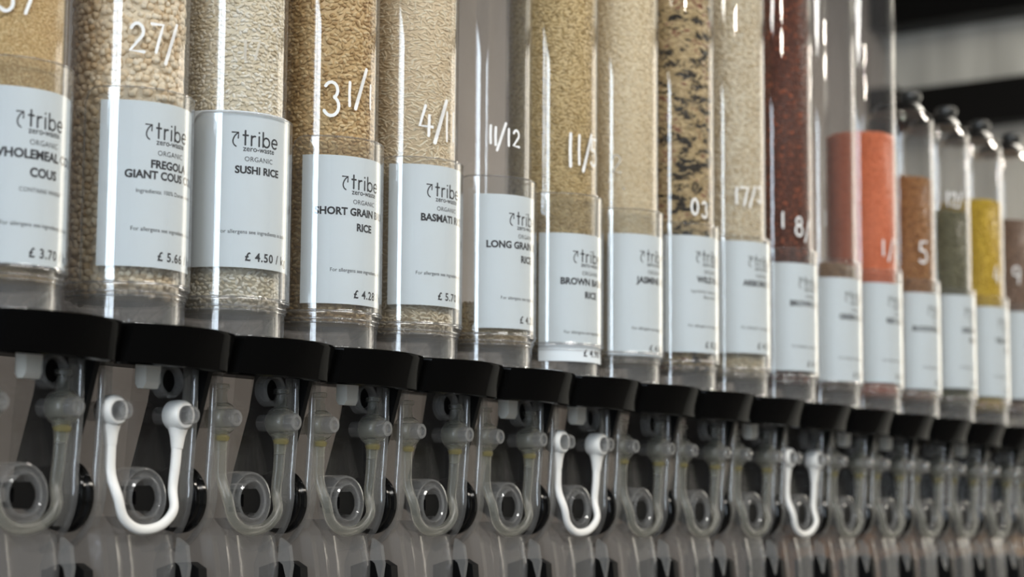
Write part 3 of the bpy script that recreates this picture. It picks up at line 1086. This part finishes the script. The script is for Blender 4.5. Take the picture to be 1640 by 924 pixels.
ROW = [
    dict(lines=['WHOLEMEAL COUS', 'COUS'], info=['CONTAINS WHEAT'], price='£ 3.70 / kg', top=0.195, c=0.0, tall=True, dx=-0.005, band=False, tab=True,
         pen=[('5', -37.8, 0.2611, 0.0221), ('/', -17.1, 0.2615, 0.023)],
         label='clear dispenser full of golden couscous, cut by the left edge, card priced £ 3.70',
         g=('wholemeal', 0.58, 0.33, 0.0019, 0.0017), gname='couscous', gcat='couscous', glabel='fine golden wholemeal couscous filling the leftmost tube'),
    dict(lines=['FREGOLA', 'GIANT COUS COUS'], info=['Ingredients: 100% Durum wheat'], pitch=0.0086, name_sz=0.0087, price='£ 5.66 / kg', top=0.2066, c=0.0, tall=True, dx=0.003, band=True, tab=True,
         pen=[('2', -36.4, 0.2568, 0.0225), ('7', -16.7, 0.2578, 0.0225), ('/', -1.0, 0.2552, 0.0323)],
         label='clear dispenser of cream pasta balls with card priced £ 5.66 and white band below',
         g=('fregola', 0.58, 0.33, 0.0058, 0.0054), gname='pasta_pearls', gcat='pasta', glabel='cream coloured large pasta pearls in the tube priced £ 5.66'),
    dict(lines=['SUSHI RICE'], name_sz=0.0085, price='£ 4.50 / kg', top=0.2185, c=-0.0145, tall=True, band=False, tab=False,
         pen=[('1', -32.1, 0.27, 0.0156), ('7', -21.1, 0.2711, 0.0156)],
         label='clear dispenser of off-white rice whose card reads SUSHI RICE £ 4.50',
         g=('sushi', 0.58, 0.36, 0.0050, 0.0028), gname='white_rice', gcat='rice', glabel='off-white short sushi rice in the third tube from the left'),
    dict(lines=['SHORT GRAIN BROWN', 'RICE'], name_sz=0.0090, price='£ 4.28 / kg', top=0.2005, c=-0.0030, tall=True, band=False, tab=True, dx=0.002,
         pen=[('3', -41.2, 0.2505, 0.0285), ('1', -22.4, 0.2558, 0.0208), ('/', -8.3, 0.2619, 0.0362), ('1', 7.0, 0.2569, 0.0208)],
         label='clear dispenser of plump golden brown rice with 31/1 penned above a SHORT GRAIN card',
         g=('short', 0.58, 0.39, 0.0056, 0.0032), gname='brown_rice', gcat='rice', glabel='plump golden brown short grain rice behind the penned 31/1'),
    dict(lines=['BASMATI RICE'], price='£ 5.70 / kg', top=0.2104, c=-0.0025, tall=True, band=False, tab=False,
         pen=[('4', -30.6, 0.2516, 0.0277), ('/', -11.4, 0.2523, 0.0404), ('1', -1.5, 0.2489, 0.0266), ('1', 11.4, 0.2502, 0.0266)],
         label='clear dispenser of pale beige slim rice whose card reads BASMATI RICE £ 5.70',
         g=('basmati', 0.58, 0.42, 0.0070, 0.0018), gname='white_rice', gcat='rice', glabel='pale beige slim basmati rice behind the penned 4/11'),
    dict(lines=['LONG GRAIN BROWN', 'RICE'], price='£ 4.20 / kg', top=0.2000, c=0.0035, tilt=0.012, tall=True, band=False, tab=True,
         pen=[('1', -44.6, 0.2576, 0.017), ('1', -38.7, 0.256, 0.017), ('/', -31.9, 0.2558, 0.0267), ('1', -22.2, 0.2559, 0.0158), ('2', -11.4, 0.2559, 0.0158)],
         label='nearly empty clear dispenser whose slightly tilted card reads LONG GRAIN',
         g=('longbrown', 0.094, 0.42, 0.0068, 0.0021), gname='brown_rice', gcat='rice', glabel='low heap of long brown rice at the bottom of the nearly empty tube'),
    dict(lines=['BROWN BASMATI', 'RICE'], price='£ 4.90 / kg', top=0.1765, c=-0.0025, tall=True, band=True, tab=True,
         pen=[('1', -32.1, 0.2617, 0.0331), ('1', -20.0, 0.2627, 0.0293), ('/', -6.5, 0.2609, 0.0382), ('5', 7.5, 0.2628, 0.028)],
         label='clear dispenser of olive brown rice with a low card reading BROWN BASMATI and white band',
         g=('brownbas', 0.58, 0.46, 0.0064, 0.0019), gname='brown_rice', gcat='rice', glabel='olive brown slim basmati rice beside the nearly empty tube'),
    dict(lines=['JASMINE RICE'], price='£ 4.60 / kg', top=0.1907, c=0.0015, tall=True, band=False, tab=False,
         pen=[('2', -55.1, 0.265, 0.0187), ('.', -44.8, 0.2445, 0.0133)],
         label='clear dispenser of smooth cream rice whose card reads JASMINE',
         g=('jasmine', 0.58, 0.49, 0.0058, 0.0016), gname='white_rice', gcat='rice', glabel='smooth cream jasmine rice left of the black and tan rice'),
    dict(lines=['WILD RICE'], info=['Ingredients: brown rice, red rice', 'Black wild rice'], price='£ 8.20 / kg', top=0.2035, c=-0.0010, tall=True, band=False, tab=False,
         pen=[('0', -27.5, 0.236, 0.0181), ('3', -10.2, 0.2339, 0.0167)],
         label='clear dispenser of mottled black and tan rice whose card reads WILD RICE',
         g=('wild', 0.58, 0.52, 0.0095, 0.0024), gname='wild_rice', gcat='rice', glabel='mottled black and tan wild rice mix'),
    dict(lines=['ARBORIO RICE'], price='£ 4.75 / kg', top=0.2116, c=-0.0020, tall=True, band=False, tab=True,
         pen=[('1', -44.2, 0.2642, 0.0189), ('7', -32.2, 0.264, 0.0203), ('/', -19.7, 0.2642, 0.0247), ('3', -3.9, 0.2679, 0.0174)],
         label='clear dispenser of speckled cream rice whose card reads ARBORIO',
         g=('arborio', 0.58, 0.54, 0.0050, 0.0028), gname='white_rice', gcat='rice', glabel='speckled cream arborio rice left of the dark red lentils'),
    dict(lines=['BROWN LENTILS'], price='£ 4.10 / kg', top=0.1996, c=-0.0005, tall=True, band=True, tab=False,
         pen=[('1', -48.9, 0.2512, 0.0181), ('8', -23.2, 0.2448, 0.0226), ('/', -6.2, 0.2402, 0.0271)],
         label='clear dispenser full to the top of dark red-brown lentils, white band below',
         g=('brownlent', 0.58, 0.56, 0.0042, 0.0040), gname='brown_lentils', gcat='lentils', glabel='dark red-brown lentils filling the tall tube'),
    dict(lines=['GREEN LENTILS'], price='£ 4.30 / kg', top=0.1945, c=0.0012, tall=True, band=False, tab=True,
         pen=[('1', -53.6, 0.2681, 0.0188)],
         label='tall clear dispenser filled only behind its card, left of the orange lentils',
         g=('greenlent', 0.212, 0.56, 0.0042, 0.0040), gname='brown_lentils', gcat='lentils', glabel='low heap of speckled brown lentils left of the orange ones'),
    dict(lines=['RED LENTILS'], price='£ 4.00 / kg', top=0.2003, c=0.0030, tall=True, band=False, tab=True,
         pen=[('1', -28.1, 0.2461, 0.0195), ('/', -12.1, 0.2448, 0.0293), ('2', 6.2, 0.2465, 0.0228)],
         label='tall clear dispenser two thirds full of bright orange lentils',
         g=('redlent', 0.398, 0.56, 0.0030, 0.0028), gname='red_lentils', gcat='lentils', glabel='bright orange split lentils'),
    dict(lines=['BUCKWHEAT GROATS'], price='£ 5.20 / kg', top=0.1995, c=0.0050, tall=False, band=False, tab=False,
         pen=[('5', -25.8, 0.2543, 0.0286)],
         label='short dark-lidded dispenser of rusty brown groats with a 5 penned on it',
         g=('buck', 0.356, 0.56, 0.0042, 0.0036), gname='buckwheat', gcat='grain', glabel='rusty brown buckwheat groats in the first short tube'),
    dict(lines=['GREEN MUNG', 'BEANS'], price='£ 4.80 / kg', top=0.2080, c=0.0060, tall=False, band=False, tab=True,
         pen=[('1', -46.1, 0.3425, 0.0192), ('2', -34.8, 0.3412, 0.0192), ('/', -21.9, 0.3421, 0.0227)],
         label='short dispenser of dull olive beans between rusty brown groats and yellow peas',
         g=('mung', 0.325, 0.56, 0.0042, 0.0038), gname='mung_beans', gcat='beans', glabel='dull olive green beans left of the yellow peas'),
    dict(lines=['YELLOW SPLIT', 'PEAS'], price='£ 3.90 / kg', top=0.2030, c=0.0060, tall=False, band=False, tab=False,
         pen=[('4', -19.0, 0.2498, 0.0234)],
         label='short dispenser of bright yellow split peas',
         g=('yellow', 0.357, 0.56, 0.0044, 0.0040), gname='split_peas', gcat='peas', glabel='bright yellow split peas'),
    dict(lines=['BROWN BEANS'], price='£ 4.40 / kg', top=0.2065, c=0.0060, tall=False, band=False, tab=True,
         pen=[('9', -43.6, 0.2614, 0.0261)],
         label='short dispenser of dull brown seeds cut by the right edge',
         g=('tan', 0.343, 0.56, 0.0044, 0.0040), gname='dried_beans', gcat='beans', glabel='dull brown dried beans in the rightmost tube'),
]

specs = set()
for t in ROW:
    specs |= set(label_specs(t))
make_texts(specs)

GROUP = 'gravity dispensers in the row'
for i, t in enumerate(ROW):
    X = (i + 0.5) * S
    dx = t.get('dx', 0.0)
    T = t['tall']
    d = thing('gravity_dispenser', t['label'], 'dispenser', (X, 0, Z0), GROUP)

    def part(name, mesh, parent=d, ox=0.0, oz=0.0, label=None):
        o = link(name, mesh, parent)
        o.location = (ox, 0, oz)
        if label:
            o['label'] = label
        return o
    tube = part('tube', TUBE[T], ox=dx)
    lid = part('lid', LID[T], ox=dx)
    part('knob', KNOB[T], lid).location = (0.010, -0.014, -0.003)
    part('base_cup', CUP, ox=dx)
    part('gate_flaps', GATE, ox=dx)
    part('collar', COLLAR, label='glossy black collar')
    sv = part('label_sleeve', SLEEVE, ox=dx)
    part('sleeve_edge', SLEEVE_EDGE, sv)
    card = part('label_card', card_mesh(t['c'], t.get('tilt', 0.0)), ox=dx, oz=t['top'], label='white printed price card')
    part('label_print', print_mesh(t, t['c'], t.get('tilt', 0.0)), card)
    part('pen_date', mark_mesh(t['pen'], M['pen_faint'] if i in (2, 7, 11) else M['pen']), tube, label='faded date in white pen' if i in (2, 7, 11) else 'date handwritten in white pen')
    for s in (-1, 1):
        w = part('side_wall', SIDE[s])
        part('front_rim', RIM[s], w)
        part('flange', FLANGE[s], w)
    part('front_wall', FRONT)
    hub = part('hub', HUB)
    part('socket', SOCKET, hub)
    for s in (-1, 1):
        part('peg', PEG[s])
    b = part('elastic_band', BAND[t['band']], label='white elastic band' if t['band'] else 'translucent yellowed elastic band')
    if not t['band']:
        for s in (-1, 1):
            part('glue_spot', TIP[s], b)
    part('spout', SPOUT)
    part('hook', HOOK)
    part('outlet_flap', FLAP, label='dark outlet flap')
    if t['tab']:
        part('latch_tab', TAB, label='off-white latch tab')
    e = part('eyelet', EYE)
    part('eyelet_hole', EYEHOLE, e)
    part('bracket', BRACKET, label='black slanted bracket')
    part('pivot_wheel', WHEEL, label='black pivot wheel')

    gk, ztop, zdet, L, W = t['g']
    near = i < 8
    gm = grains(t['gname'], GM[gk], 0.0555, ztop, zdet, L, W, pellet=(gk == 'fregola'), seg=8 if i < 5 else 6, rings=5 if i in (1, 2, 3) else 4,
                spacing={'wholemeal': 1.0, 'fregola': 1.16}.get(gk, 1.12), flat_sd=38,
                T=W * 0.62 if gk in ('brownlent', 'greenlent', 'redlent') else None)
    go = link(t['gname'], gm, loc=(X + dx, 0, Z0))
    go['label'] = t['glabel']
    go['category'] = t['gcat']
    go['kind'] = 'stuff'

# ------------------------------------------------------------------ rack that carries the row, and what stands behind
rack = thing('display_rack', 'black steel rack carrying the row of dispensers', 'rack', (1.02, 0.1, 0))
ra = MB().box(-1.45, 1.45, -0.035, -0.005, Z0 + 0.014, Z0 + 0.028)
bevel(link('rail', ra.mesh('rail', M['black_satin'], 30), rack), 0.002)
for s in (-1, 1):
    lg = MB().box(1.42 * s - 0.025, 1.42 * s + 0.025, -0.045, 0.005, 0.0, Z0 + 0.5)
    bevel(link('post', lg.mesh('post', M['black_satin'], 30), rack), 0.003)
    ft = MB().box(1.42 * s - 0.03, 1.42 * s + 0.03, -0.30, 0.26, 0.0, 0.03)
    bevel(link('foot', ft.mesh('foot', M['black_satin'], 30), rack), 0.003)

wood = principled('rough_wood', (0.40, 0.21, 0.09), 0.7, noise=(6, 0.35, (1, 1, 6)))
wood2 = principled('pale_wood', (0.46, 0.29, 0.14), 0.7, noise=(6, 0.35, (6, 1, 1)))
un = thing('wooden_table', 'blurred wooden table by the far end wall', 'table', (4.35, 1.05, 0))
bevel(link('tabletop', MB().box(-0.5, 0.5, -0.5, 0.5, 1.16, 1.20).mesh('tabletop', wood, 30), un), 0.004)
for sx in (-1, 1):
    for sy in (-1, 1):
        link('leg', MB().box(sx * 0.45 - 0.03, sx * 0.45 + 0.03, sy * 0.45 - 0.03, sy * 0.45 + 0.03, 0, 1.16).mesh('leg', wood, 30), un)


def crate(loc, w, dpt, h, mat, label):
    c = thing('wooden_crate', label, 'crate', loc, 'wooden crates on the far table')
    nb_ = 3
    for k in range(nb_):
        z = 0.01 + k * h / nb_
        z1 = z + h / nb_ - 0.02
        for s in (-1, 1):
            link('slat', MB().box(-w / 2, w / 2, s * dpt / 2 - 0.008, s * dpt / 2 + 0.008, z, z1).mesh('slat', mat, 30), c)
            link('slat', MB().box(s * w / 2 - 0.008, s * w / 2 + 0.008, -dpt / 2 + 0.008, dpt / 2 - 0.008, z, z1).mesh('slat', mat, 30), c)
    link('base', MB().box(-w / 2, w / 2, -dpt / 2, dpt / 2, 0, 0.01).mesh('base', mat, 30), c)
    for sx in (-1, 1):
        for sy in (-1, 1):
            link('corner_post', MB().box(sx * (w / 2 - 0.02) - 0.012, sx * (w / 2 - 0.02) + 0.012, sy * (dpt / 2 - 0.02) - 0.012,
                                         sy * (dpt / 2 - 0.02) + 0.012, 0.01, h).mesh('corner_post', mat, 30), c)


crate((4.30, 0.80, 1.20), 0.50, 0.40, 0.34, wood2, 'pale blurred wooden crate at the right end of the far table')
crate((4.30, 1.28, 1.20), 0.50, 0.40, 0.27, wood, 'reddish blurred wooden crate left of the pale crate')
